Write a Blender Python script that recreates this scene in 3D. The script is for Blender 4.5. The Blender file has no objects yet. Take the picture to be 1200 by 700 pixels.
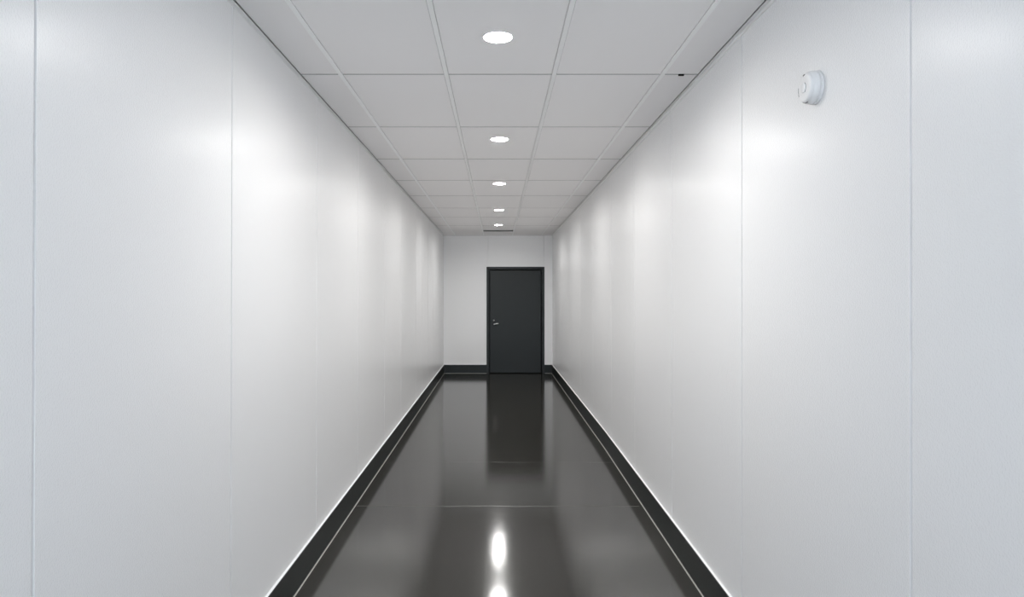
import bpy, bmesh, math
from mathutils import Vector
C = bpy.context.scene.collection
H = 2.884          # ceiling height
CAM = 1.652        # camera height
YF = 14.27         # far wall
YB = -2.6          # open near end, behind the camera
XL = -1.128
# ------------------------------------------------------------------ materials
def mat(name, col, rough=0.5, metal=0.0, spec=0.5, bump=None, emit=None, vary=None, coat=None, rvary=None):
    m = bpy.data.materials.new(name); m.use_nodes = True
    nt = m.node_tree; b = nt.nodes['Principled BSDF']
    b.inputs['Base Color'].default_value = (*col, 1)
    b.inputs['Roughness'].default_value = rough
    b.inputs['Metallic'].default_value = metal
    b.inputs['Specular IOR Level'].default_value = spec
    if coat:
        b.inputs['Coat Weight'].default_value = coat[0]; b.inputs['Coat Roughness'].default_value = coat[1]
    tc = nt.nodes.new('ShaderNodeTexCoord')
    if bump:
        last = None
        for sc, st, dist, det in bump:
            n = nt.nodes.new('ShaderNodeTexNoise'); n.inputs['Scale'].default_value = sc
            n.inputs['Detail'].default_value = det
            nt.links.new(tc.outputs['Object'], n.inputs['Vector'])
            bp = nt.nodes.new('ShaderNodeBump'); bp.inputs['Strength'].default_value = st
            bp.inputs['Distance'].default_value = dist
            nt.links.new(n.outputs['Fac'], bp.inputs['Height'])
            if last: nt.links.new(last.outputs['Normal'], bp.inputs['Normal'])
            last = bp
        nt.links.new(last.outputs['Normal'], b.inputs['Coat Normal' if coat else 'Normal'])   # orange peel lives in the lacquer
    if vary:
        sc, lo, hi = vary
        n = nt.nodes.new('ShaderNodeTexNoise'); n.inputs['Scale'].default_value = sc; n.inputs['Detail'].default_value = 6
        nt.links.new(tc.outputs['Object'], n.inputs['Vector'])
        mx = nt.nodes.new('ShaderNodeMix'); mx.data_type = 'RGBA'
        mx.inputs['A'].default_value = (*lo, 1); mx.inputs['B'].default_value = (*hi, 1)
        nt.links.new(n.outputs['Fac'], mx.inputs['Factor']); nt.links.new(mx.outputs['Result'], b.inputs['Base Color'])
    if rvary:
        sc, lo, hi = rvary
        n = nt.nodes.new('ShaderNodeTexNoise'); n.inputs['Scale'].default_value = sc; n.inputs['Detail'].default_value = 4
        nt.links.new(tc.outputs['Object'], n.inputs['Vector'])
        mr = nt.nodes.new('ShaderNodeMapRange'); mr.inputs['To Min'].default_value = lo; mr.inputs['To Max'].default_value = hi
        nt.links.new(n.outputs['Fac'], mr.inputs['Value']); nt.links.new(mr.outputs['Result'], b.inputs['Roughness'])
    if emit:
        b.inputs['Emission Color'].default_value = (*emit[0], 1); b.inputs['Emission Strength'].default_value = emit[1]
    return m
M = {}
M['wall'] = mat('white_panel', (0.885, 0.885, 0.888), 0.30, spec=0.10, bump=[(180, 0.75, 0.0034, 1)], coat=(0.6, 0.12))
M['wall_far'] = mat('white_panel_end', (0.96, 0.96, 0.96), 0.30, spec=0.3, bump=[(230, 0.2, 0.001, 2)])
M['tile'] = mat('ceiling_tile', (0.90, 0.885, 0.882), 0.85, spec=0.2, bump=[(160, 0.15, 0.001, 3)])
M['tee'] = mat('white_enamel', (0.96, 0.96, 0.955), 0.4)
M['trim'] = mat('wall_angle_white', (0.84, 0.84, 0.83), 0.45)
M['edge'] = mat('tile_gap_shade', (0.26, 0.255, 0.25), 0.9)  # grey that paints in the shade of the ceiling gaps
M['back'] = mat('void_above', (0.03, 0.03, 0.03), 0.9)
M['floor'] = mat('dark_epoxy', (0.035, 0.035, 0.032), 0.15, spec=0.5,
                 bump=[(120, 0.10, 0.0012, 1), (9, 0.06, 0.004, 2)],
                 vary=(2.2, (0.021, 0.020, 0.0165), (0.028, 0.0265, 0.0225)), rvary=(3.0, 0.095, 0.125))
M['joint'] = mat('joint_glint', (0.09, 0.088, 0.08), 0.35, bump=[(60, 0.4, 0.002, 3)])  # greyer than the floor, painting in the joint's specular line
M['base'] = mat('black_skirting', (0.006, 0.0095, 0.0085), 0.42, spec=0.35)
M['seal'] = mat('panel_joint_seal', (0.42, 0.42, 0.43), 0.6)
M['bead'] = mat('sealant_halo_white', (0.92, 0.92, 0.92), 0.35)  # skirting sealant, and the halo strip added round the door frame
M['fbead'] = mat('sealant_glint_grey', (0.42, 0.41, 0.38), 0.3)  # light grey paints in the highlight along the bead
M['door'] = mat('charcoal_door', (0.009, 0.012, 0.012), 0.45, spec=0.4, bump=[(300, 0.15, 0.0006, 2)])
M['frame'] = mat('black_frame', (0.011, 0.013, 0.013), 0.4, spec=0.4)
M['gap'] = mat('shadow_gap', (0.004, 0.004, 0.004), 0.9)
M['chrome'] = mat('chrome', (0.85, 0.85, 0.85), 0.38, metal=1.0)
M['plastic'] = mat('white_plastic', (0.86, 0.86, 0.865), 0.35)
M['slot'] = mat('dark_slot', (0.05, 0.05, 0.05), 0.7)
M['ledwin'] = mat('grey_lens', (0.25, 0.26, 0.27), 0.2)
M['lens'] = mat('lit_diffuser', (0.9, 0.9, 0.9), 0.4, emit=((1.0, 0.985, 0.965), 130.0))
# ------------------------------------------------------------------ helpers
def box(bm, x0, x1, y0, y1, z0, z1, bev=0.0):
    t = bmesh.new()
    vs = [t.verts.new((x, y, z)) for x in (x0, x1) for y in (y0, y1) for z in (z0, z1)]
    for f in ((0,1,3,2),(4,6,7,5),(0,4,5,1),(2,3,7,6),(0,2,6,4),(1,5,7,3)): t.faces.new([vs[i] for i in f])
    if bev: bmesh.ops.bevel(t, geom=t.edges[:], offset=bev, segments=2, affect='EDGES', profile=0.5)
    add(bm, t)
def add(bm, t):
    me = bpy.data.meshes.new('t'); t.to_mesh(me); t.free(); bm.from_mesh(me); bpy.data.meshes.remove(me)
def obj(name, bm, m, parent=None, smooth=False, loc=None):
    bmesh.ops.recalc_face_normals(bm, faces=bm.faces[:])
    me = bpy.data.meshes.new(name); bm.to_mesh(me); bm.free()
    for p in me.polygons: p.use_smooth = smooth
    me.materials.append(M[m])
    o = bpy.data.objects.new(name, me); C.objects.link(o)
    if loc: o.location = loc
    if parent: o.parent = parent
    return o
def loft(bm, rows, caps=True):
    """rows: list of equal-length closed rings"""
    R = [[bm.verts.new(p) for p in r] for r in rows]
    n = len(R[0])
    for a, b in zip(R, R[1:]):
        for i in range(n): bm.faces.new([a[i], a[(i+1) % n], b[(i+1) % n], b[i]])
    if caps:
        bm.faces.new(R[0]); bm.faces.new(R[-1])
def lathe(bm, prof, axis='z', n=64, cap0=True, cap1=True, c=(0, 0, 0)):
    """prof: (radius, height) pairs"""
    rows = []
    for r, h in prof:
        ring = []
        for i in range(n):
            a = 2*math.pi*i/n; u, v = r*math.cos(a), r*math.sin(a)
            ring.append({'z': (c[0]+u, c[1]+v, c[2]+h), 'x': (c[0]+h, c[1]+u, c[2]+v), 'y': (c[0]+u, c[1]+h, c[2]+v)}[axis])
        rows.append([bm.verts.new(p) for p in ring])
    for a, b in zip(rows, rows[1:]):
        for i in range(n): bm.faces.new([a[i], a[(i+1) % n], b[(i+1) % n], b[i]])
    if cap0: bm.faces.new(rows[0])
    if cap1: bm.faces.new(rows[-1])
def struct(o, label=None, cat=None):
    o['kind'] = 'structure'
    if label: o['label'] = label
    if cat: o['category'] = cat
    return o
def interp(tab, y):
    if y <= tab[0][0]: return tab[0][1]
    for (a, u), (b, v) in zip(tab, tab[1:]):
        if y <= b: return u+(v-u)*(y-a)/(b-a)
    return tab[-1][1]
# right wall is a little out of true along its foot
RT = [(YB, 1.147), (YF, 1.147)]
RB = [(YB, 1.136), (3.3, 1.138), (4.65, 1.146), (6.0, 1.155), (7.3, 1.165), (9.0, 1.160), (YF, 1.147)]
# ------------------------------------------------------------------ long walls
def long_wall(name, seams, side, top, bot, label):
    bm = bmesh.new()
    g, dpt, bv = 0.0035, 0.0110, 0.0015
    prof = [(YB, 0)]
    for s in sorted(seams):
        prof += [(s-g-bv, 0), (s-g, dpt*0.7), (s-g+0.001, dpt), (s+g-0.001, dpt), (s+g, dpt*0.7), (s+g+bv, 0)]
    prof.append((YF, 0))
    # extra subdivisions so the slight bow is followed
    zs = [0.0, 0.6, 1.2, 1.8, 2.4, 2.96]
    rows = []
    for z in zs:
        t = z/H
        r = []
        for y, d in prof:
            x = interp(bot, y)*(1-t)+interp(top, y)*t
            r.append((side*(x+d), y, z))
        rows.append(r)
    V = [[bm.verts.new(p) for p in r] for r in rows]
    for a, b in zip(V, V[1:]):
        for i in range(len(a)-1): bm.faces.new([a[i], a[i+1], b[i+1], b[i]])
    # solid back and edges
    back = [[bm.verts.new((side*1.30, y, z)) for y in (YB, YF)] for z in (zs[0], zs[-1])]
    bm.faces.new([back[0][0], back[0][1], back[1][1], back[1][0]])
    bm.faces.new([v for v in V[0]]+[back[0][1], back[0][0]])
    bm.faces.new([v for v in V[-1]]+[back[1][1], back[1][0]])
    bm.faces.new([V[k][0] for k in range(len(V))]+[back[1][0], back[0][0]])
    bm.faces.new([V[k][-1] for k in range(len(V))]+[back[1][1], back[0][1]])
    o = struct(obj(name, bm, 'wall'), label, 'wall')
    o.data.materials.append(M['seal'])               # grey seal at the bottom of every panel joint
    for p in o.data.polygons:
        if abs(p.normal.x) > 0.9 and any(abs(p.center.y-q) < g*0.6 for q in seams): p.material_index = 1
    return o
LS = [-2.2, -0.9, 0.40, 1.662, 2.895, 4.257, 5.526, 6.82, 7.99, 9.43, 10.24, 11.07, 12.0, 13.2]
RS = [-2.0, -0.7, 0.60, 1.888, 3.195, 4.49, 5.74, 6.94, 8.27, 9.53, 10.72, 11.10, 12.4, 13.8]
LT = [(YB, -XL), (YF, -XL)]
long_wall('wall_left', LS, -1, LT, LT, 'glossy white panelled wall along the left of the corridor')
long_wall('wall_right', RS, 1, RT, RB, 'glossy white panelled wall along the right, carrying the smoke detector')
# ------------------------------------------------------------------ far wall with door opening
DX0, DX1, DZ = -0.229, 0.981, 2.225     # frame outer edges
bm = bmesh.new()
def far_panel(x0, x1, z0, z1): box(bm, x0, x1, YF, YF+0.14, z0, z1, 0.0015)
far_panel(-1.30, -0.1975, DZ-0.003, 2.96)          # over-door run is split at the panel seams
far_panel(-0.1945, 0.9735, DZ-0.003, 2.96)
far_panel(0.9765, 1.30, DZ-0.003, 2.96)
box(bm, -1.30, DX0+0.004, YF, YF+0.14, 0, DZ-0.003)
box(bm, DX1-0.004, 1.30, YF, YF+0.14, 0, DZ-0.003)
box(bm, -1.30, 1.30, YF+0.13, YF+0.16, 0.0, 2.96)        # solid backing behind panels and door
wf = struct(obj('wall_far', bm, 'wall_far'), 'plain white end wall around the black door', 'wall')
# ------------------------------------------------------------------ floor
bm = bmesh.new(); box(bm, -1.30, 1.30, YB, YF+0.14, -0.10, 0.0)
fl = struct(obj('floor', bm, 'floor'), 'polished dark grey resin floor mirroring door and lamps', 'floor')
def joint(y0, xa, xb, w, hgt, amp):
    bm = bmesh.new(); n = 40
    rows = []
    for i in range(n+1):
        x = xa+(xb-xa)*i/n
        y = y0+amp*math.sin(i*0.45)+amp*0.5*math.sin(i*1.3+1)
        ww = w*(0.75+0.35*math.sin(i*0.9+2)**2)
        rows.append([(x, y-ww, 0.0), (x, y-ww*0.4, hgt), (x, y+ww*0.4, hgt), (x, y+ww, 0.0), (x, y, -0.002)])
    loft(bm, rows)
    return obj('floor_joint', bm, 'joint', fl)
joint(5.33, -1.10, 1.10, 0.006, 0.0012, 0.006)
joint(6.72, -1.10, 1.12, 0.002, 0.0003, 0.004)
# ------------------------------------------------------------------ skirting
BH, BT = 0.179, 0.014
def skirt(name, side, tab, label):
    bm = bmesh.new(); b2 = bmesh.new(); b3 = bmesh.new()
    ys = [YB, 0, 1.5, 3.3, 4.65, 6.0, 7.3, 9.0, 11.5, YF-BT]
    r1, r2, r3 = [], [], []
    for y in ys:
        X = interp(tab, y)
        prof = [(X+0.02, 0), (X-BT-0.004, 0), (X-BT-0.001, 0.010), (X-BT, 0.03), (X-BT, BH-0.004), (X-BT+0.004, BH), (X+0.02, BH)]
        r1.append([(side*a, y, z) for a, z in prof])
        r2.append([(side*a, y, z) for a, z in [(X+0.004, BH), (X-BT+0.003, BH), (X-BT+0.005, BH+0.001), (X-0.001, BH+0.004), (X+0.004, BH+0.004)]])
        r3.append([(side*a, y, z) for a, z in [(X-BT+0.003, 0), (X-BT-0.009, 0), (X-BT-0.0065, 0.004), (X-BT+0.003, 0.0055)]])
    loft(bm, r1); loft(b2, r2); loft(b3, r3)
    o = struct(obj(name, bm, 'base'), label, 'skirting board')
    obj('top_sealant', b2, 'bead', o)['label'] = 'thin white sealant line along the top edge'
    obj('floor_sealant', b3, 'fbead', o)['label'] = 'thin sealant line along the floor, its highlight painted light grey'
    return o
skirt('baseboard_left', -1, LT, 'black skirting along the left wall')
skirt('baseboard_right', 1, RB, 'black skirting along the right wall')
def far_skirt(name, segs, label):
    bm = bmesh.new(); b2 = bmesh.new(); b3 = bmesh.new()
    for a, b in segs: box(bm, a, b, YF-BT, YF+0.003, 0, BH, 0.0012)
    a, b = segs[0][0], segs[-1][1]
    box(bm, a, b, YF-BT+0.004, YF+0.003, 0, BH-0.003)
    box(b2, a, b, YF-BT+0.002, YF+0.002, BH-0.001, BH+0.008, 0.001)
    box(b3, a+0.01, b, YF-BT-0.008, YF-BT+0.002, 0, 0.005, 0.001)
    o = struct(obj(name, bm, 'base'), label, 'skirting board')
    obj('top_sealant', b2, 'bead', o); obj('floor_sealant', b3, 'fbead', o)
far_skirt('baseboard_far', [(XL+BT, -0.598), (-0.595, DX0)], 'short black skirting on the end wall left of the door')
far_skirt('baseboard_far_right', [(DX1, 1.147-BT)], 'very short black skirting between the door and the right wall')
# ------------------------------------------------------------------ door
door = bpy.data.objects.new('door_1', None); C.objects.link(door); door.location = (0, 0, 0)
struct(door, 'plain charcoal black door closed in a black frame at the corridor end', 'door')
def U(bm, x0, x1, zt, w, y0, y1, bev=0.002):
    box(bm, x0, x0+w, y0, y1, 0, zt, bev); box(bm, x1-w, x1, y0, y1, 0, zt, bev); box(bm, x0+w*0.5, x1-w*0.5, y0, y1, zt-w, zt, bev)
bm = bmesh.new()
U(bm, DX0, DX1, DZ, 0.036, YF-0.012, YF+0.06)
obj('door_frame', bm, 'frame', door)
bm = bmesh.new()
U(bm, DX0+0.030, DX1-0.030, DZ-0.030, 0.030, YF-0.026, YF+0.06, 0.006)
obj('frame_stop', bm, 'door', door)['label'] = 'raised inner rib of the frame'
bm = bmesh.new()                                   # seal behind the leaf's edges
U(bm, DX0+0.055, DX1-0.055, DZ-0.055, 0.03, YF+0.03, YF+0.07, 0)
box(bm, DX0+0.06, DX1-0.06, YF+0.03, YF+0.07, 0.0005, 0.010)
obj('door_seal', bm, 'gap', door)
bm = bmesh.new(); box(bm, DX0+0.074, DX1-0.074, YF-0.006, YF+0.045, 0.012, DZ-0.076, 0.003)
leaf = obj('door_leaf', bm, 'door', door)
# white strip added round the frame, imitating a bright edge halo
bm = bmesh.new()
box(bm, DX0-0.008, DX0, YF-0.006, YF+0.003, BH, DZ+0.008, 0.001)
box(bm, DX1, DX1+0.008, YF-0.006, YF+0.003, BH, DZ+0.008, 0.001)
box(bm, DX0, DX1, YF-0.006, YF+0.003, DZ, DZ+0.008, 0.001)
obj('frame_halo', bm, 'bead', door)['label'] = 'added thin white line imitating a bright halo round the frame'
# lever handle
hx, hz, hy = -0.075, CAM-0.628, YF-0.006
bm = bmesh.new()
lathe(bm, [(0.030, 0.002), (0.030, -0.006), (0.026, -0.010), (0.012, -0.010)], 'y', 40, c=(hx+0.01, hy, hz))
obj('handle_rose', bm, 'frame', leaf, True)
bm = bmesh.new()
lathe(bm, [(0.010, 0.0), (0.010, -0.045), (0.0085, -0.055), (0.004, -0.058)], 'y', 24, c=(hx, hy, hz))
rows = []
for i in range(9):
    t = i/8; x = hx+t*0.095; w = 0.0125-0.002*t
    y = hy-0.048-0.006*math.sin(t*math.pi); z = hz+0.004*math.sin(t*math.pi)+0.016*t
    rows.append([(x, y+w*0.7*math.cos(a), z+w*math.sin(a)) for a in [k*math.pi/6 for k in range(12)]])
loft(bm, rows)
obj('door_handle', bm, 'chrome', leaf, True)['label'] = 'chrome lever handle'
bm = bmesh.new()
lathe(bm, [(0.022, 0.002), (0.022, -0.005), (0.019, -0.008)], 'y', 32, c=(hx, hy, hz+0.078))
obj('lock_rose', bm, 'frame', leaf, True)
bm = bmesh.new()
lathe(bm, [(0.016, 0), (0.016, -0.014), (0.011, -0.021), (0.003, -0.024)], 'y', 24, c=(hx, hy, hz+0.078))
obj('lock_cylinder', bm, 'chrome', leaf, True)['label'] = 'round chrome lock cylinder'
# ------------------------------------------------------------------ ceiling
TX = [-0.880, -0.287, 0.317, 0.925]
TY = [-2.2, -0.98, 0.22, 1.42, 2.62, 3.825, 5.03, 6.226, 7.39, 8.54, 9.76, 10.93, 12.25]
cols = [(XL+0.027, TX[0]-0.0135)]+[(TX[i]+0.0135, TX[i+1]-0.0135) for i in range(3)]+[(TX[3]+0.0135, 1.147-0.024)]
bm = bmesh.new()
edges = [YB]+TY+[YF]
for ci, (a, b) in enumerate(cols):
    for y0, y1 in zip(edges, edges[1:]):
        if ci == 2 and y1 == YF:
            box(bm, a, b, y0+0.011, 13.05, H+0.002, H+0.030, 0.0012)
            box(bm, a, b, 13.42, y1-0.008, H+0.002, H+0.030, 0.0012)
            continue
        box(bm, a, b, y0+0.011, y1-0.009 if y1 != YF else y1-0.008, H+0.002, H+0.030, 0.0015)
ceil = struct(obj('ceiling', bm, 'tile'), 'suspended ceiling of pale grey tiles with recessed downlights', 'ceiling')
ceil.data.materials.append(M['edge'])            # tile sides darkened to paint in the gap shadow
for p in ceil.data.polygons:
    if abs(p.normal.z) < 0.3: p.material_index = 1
for x in TX:
    b2 = bmesh.new(); box(b2, x-0.0118, x+0.0118, YB, YF-0.018, H-0.0015, H+0.012, 0.0008)
    obj('grid_runner', b2, 'tee', ceil)
for y in TY:                                       # slim cross tees hang a few millimetres below the tiles
    b2 = bmesh.new()
    for a, b in cols: box(b2, a-0.0005, b+0.0005, y-0.002, y+0.010, H+0.0010, H+0.012, 0.0004)
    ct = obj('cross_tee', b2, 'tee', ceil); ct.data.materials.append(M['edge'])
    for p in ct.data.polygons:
        if abs(p.normal.y) > 0.9: p.material_index = 1  # tee sides painted dark for the shade in the joint
b2 = bmesh.new(); box(b2, TX[1]+0.012, TX[2]-0.012, 13.050, 13.085, H-0.001, H+0.028, 0.001)
obj('slot_edge', b2, 'tee', ceil)['label'] = 'white edge bar of the slot near the end wall'
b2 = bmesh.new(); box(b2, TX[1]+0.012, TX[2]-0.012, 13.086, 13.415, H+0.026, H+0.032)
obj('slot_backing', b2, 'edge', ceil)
b2 = bmesh.new(); box(b2, 1.015, 1.045, 3.812, 3.826, H-0.0060, H+0.0085)
obj('tile_clip', b2, 'gap', ceil)['label'] = 'small black clip in the tile joint by the right wall'
b2 = bmesh.new(); box(b2, -1.30, 1.30, YB, YF+0.14, H+0.034, H+0.12)
obj('ceiling_backing', b2, 'back', ceil)
# wall angles
def angle(name, side, X, fl_w, leg, label):
    bm = bmesh.new()
    x0, x1 = sorted((side*(X-fl_w), side*(X+0.012)))
    box(bm, x0, x1, YB, YF-0.001, H-0.0015, H+0.002, 0.0005)
    if leg:
        x0, x1 = sorted((side*(X-0.0035), side*(X+0.012)))
        box(bm, x0, x1, YB, YF-0.001, H-leg, H-0.001, 0.0005)
    o = struct(obj(name, bm, 'trim'), label, 'ceiling trim')
    b = bmesh.new(); x0, x1 = sorted((side*(X-fl_w-0.0055), side*(X-fl_w)))
    return o
angle('trim_1', -1, -XL, 0.0215, 0.004, 'narrow metal wall angle where the ceiling meets the left wall')
angle('trim_2', 1, 1.147, 0.0195, 0.018, 'narrow metal wall angle where the ceiling meets the right wall')
bm = bmesh.new(); box(bm, XL+0.02, 1.128, YF-0.016, YF+0.002, H-0.002, H+0.002, 0.0005)
box(bm, XL+0.001, 1.145, YF-0.004, YF+0.002, H-0.014, H-0.001, 0.0005)
struct(obj('trim_3', bm, 'trim'), 'narrow metal wall angle where the ceiling meets the end wall', 'ceiling trim')
# ------------------------------------------------------------------ downlights
def downlight(x, y, label):
    t = bpy.data.objects.new('downlight', None); C.objects.link(t); t.location = (x, y, H+0.002)
    t['label'] = label; t['category'] = 'ceiling light'; t['group'] = 'round downlights along the corridor ceiling'
    return t
def lamp(t):                                       # the LED board's light, thrown mostly downwards
    l = bpy.data.lights.new('led', 'AREA'); l.shape = 'DISK'; l.size = 0.12; l.energy = 15.5; l.color = (1.0, 0.985, 0.965)
    l.spread = math.radians(166)
    o = bpy.data.objects.new('led_light', l); C.objects.link(o); o.parent = t; o.location = (0, 0, -0.0095)
def ring_lens(t, me=None):
    if me is None:
        bm = bmesh.new()
        lathe(bm, [(0.0675, 0.0), (0.0675, -0.0038), (0.0720, -0.0034), (0.0745, -0.0015), (0.0745, 0.0), (0.0675, 0.0)], 'z', 64, False, False)
        a = obj('trim_ring', bm, 'tee', t, True)
        bm = bmesh.new()
        lathe(bm, [(0.0673, -0.001), (0.0673, -0.0034), (0.058, -0.0048), (0.045, -0.0060), (0.02, -0.0070), (0.004, -0.0072)], 'z', 64)
        b = obj('diffuser', bm, 'lens', t, True); b['label'] = 'lit round white diffuser'
        return a, b
    out = []
    for s in me:
        c = s.copy(); C.objects.link(c); c.parent = t; out.append(c)
    return out
DL = [(0.002, 3.263, 'lit round ceiling light nearest the viewer, largest of the row'),
      (0.016, 5.416, 'lit round ceiling light, second from the viewer in the row'),
      (0.020, 7.593, 'lit round ceiling light in the middle of the row, third from the viewer'),
      (0.022, 9.965, 'lit round ceiling light, fourth from the viewer, next to last before the door'),
      (0.020, 12.13, 'lit round ceiling light closest to the end wall and black door')]
src = None
for x, y, l in DL:
    t = downlight(x, y, l)
    src = ring_lens(t, src) if src else ring_lens(t)
    lamp(t)
# ------------------------------------------------------------------ smoke detector on the right wall
sy, sz = 2.447, CAM+0.742
sx = 1.147*(sz/H)+interp(RB, sy)*(1-sz/H)
sd = bpy.data.objects.new('smoke_detector', None); C.objects.link(sd); sd.location = (sx, sy, sz)
sd.scale = (0.92, 0.92, 0.92); sd['label'] = 'round white smoke detector mounted high on the right wall'; sd['category'] = 'smoke detector'
bm = bmesh.new()
lathe(bm, [(0.0655, 0.001), (0.0655, -0.008), (0.0640, -0.0105), (0.0600, -0.0112)], 'x', 72)
obj('mounting_base', bm, 'plastic', sd, True)
bm = bmesh.new()
lathe(bm, [(0.0600, -0.0105), (0.0625, -0.0130), (0.0625, -0.030), (0.0605, -0.0345), (0.0600, -0.0355), (0.0580, -0.0355),
           (0.0575, -0.0385), (0.0560, -0.0430), (0.0530, -0.0460), (0.0480, -0.0475), (0.030, -0.0482), (0.010, -0.0485)], 'x', 72)
body = obj('housing', bm, 'plastic', sd, True)
def arc_strip(bm, r, w, a0, a1, h0, h1, n=14):
    rows = []
    for i in range(n+1):
        a = math.radians(a0+(a1-a0)*i/n); c, s = math.cos(a), math.sin(a)
        rows.append([(h0, (r-w)*c, (r-w)*s), (h1, (r-w)*c, (r-w)*s), (h1, (r+w)*c, (r+w)*s), (h0, (r+w)*c, (r+w)*s)])
    loft(bm, rows)
bm = bmesh.new(); arc_strip(bm, 0.0575, 0.0008, 262, 348, -0.034, -0.0400, 24)
obj('edge_vent', bm, 'slot', sd)['label'] = 'dark vent gap round the lower rim'
bm = bmesh.new(); arc_strip(bm, 0.050, 0.0022, 78, 96, -0.044, -0.0480)
obj('sounder_slot', bm, 'slot', sd)['label'] = 'short dark sounder slot'
bm = bmesh.new()
lathe(bm, [(0.019, -0.047), (0.019, -0.0500), (0.0175, -0.0510), (0.004, -0.0515)], 'x', 40, c=(0, 0.004, 0.0))
obj('test_button', bm, 'plastic', sd, True)
bm = bmesh.new(); arc_strip(bm, 0.0205, 0.0016, 118, 242, -0.046, -0.0486, 20)
bmesh.ops.translate(bm, verts=bm.verts[:], vec=(0, 0.004, 0))
obj('button_groove', bm, 'ledwin', sd)['label'] = 'grey crescent groove beside the test button'
bm = bmesh.new(); arc_strip(bm, 0.050, 0.004, -12, 14, -0.043, -0.0470)
obj('indicator_window', bm, 'ledwin', sd)
bm = bmesh.new(); arc_strip(bm, 0.052, 0.003, 336, 346, -0.043, -0.0465)
obj('sensor_slot', bm, 'slot', sd)
# ------------------------------------------------------------------ daylight through the open end behind the camera
w = bpy.data.worlds.new('daylight'); bpy.context.scene.world = w; w.use_nodes = True
bg = w.node_tree.nodes['Background']; bg.inputs['Color'].default_value = (0.80, 0.90, 1.0, 1); bg.inputs['Strength'].default_value = 4.5
# ------------------------------------------------------------------ camera
cd = bpy.data.cameras.new('camera'); cam = bpy.data.objects.new('camera', cd); C.objects.link(cam)
P = math.radians(0.4)
cam.location = (0, 0, CAM); cam.rotation_euler = (math.pi/2+P, 0, 0)
cd.sensor_width = 36; cd.lens = 24; cd.clip_start = 0.05
cd.shift_x = 17/1200; cd.shift_y = -((350+800*math.tan(P))-345)/1200
sc = bpy.context.scene; sc.camera = cam
sc.view_settings.view_transform = 'Standard'; sc.view_settings.look = 'None'
sc.view_settings.exposure = 0.07; sc.view_settings.gamma = 1.0; sc.view_settings.use_curve_mapping = False
sc.cycles.use_denoising = True
sc.cycles.max_bounces = 16; sc.cycles.diffuse_bounces = 12; sc.cycles.glossy_bounces = 8
sc.cycles.sample_clamp_indirect = 10
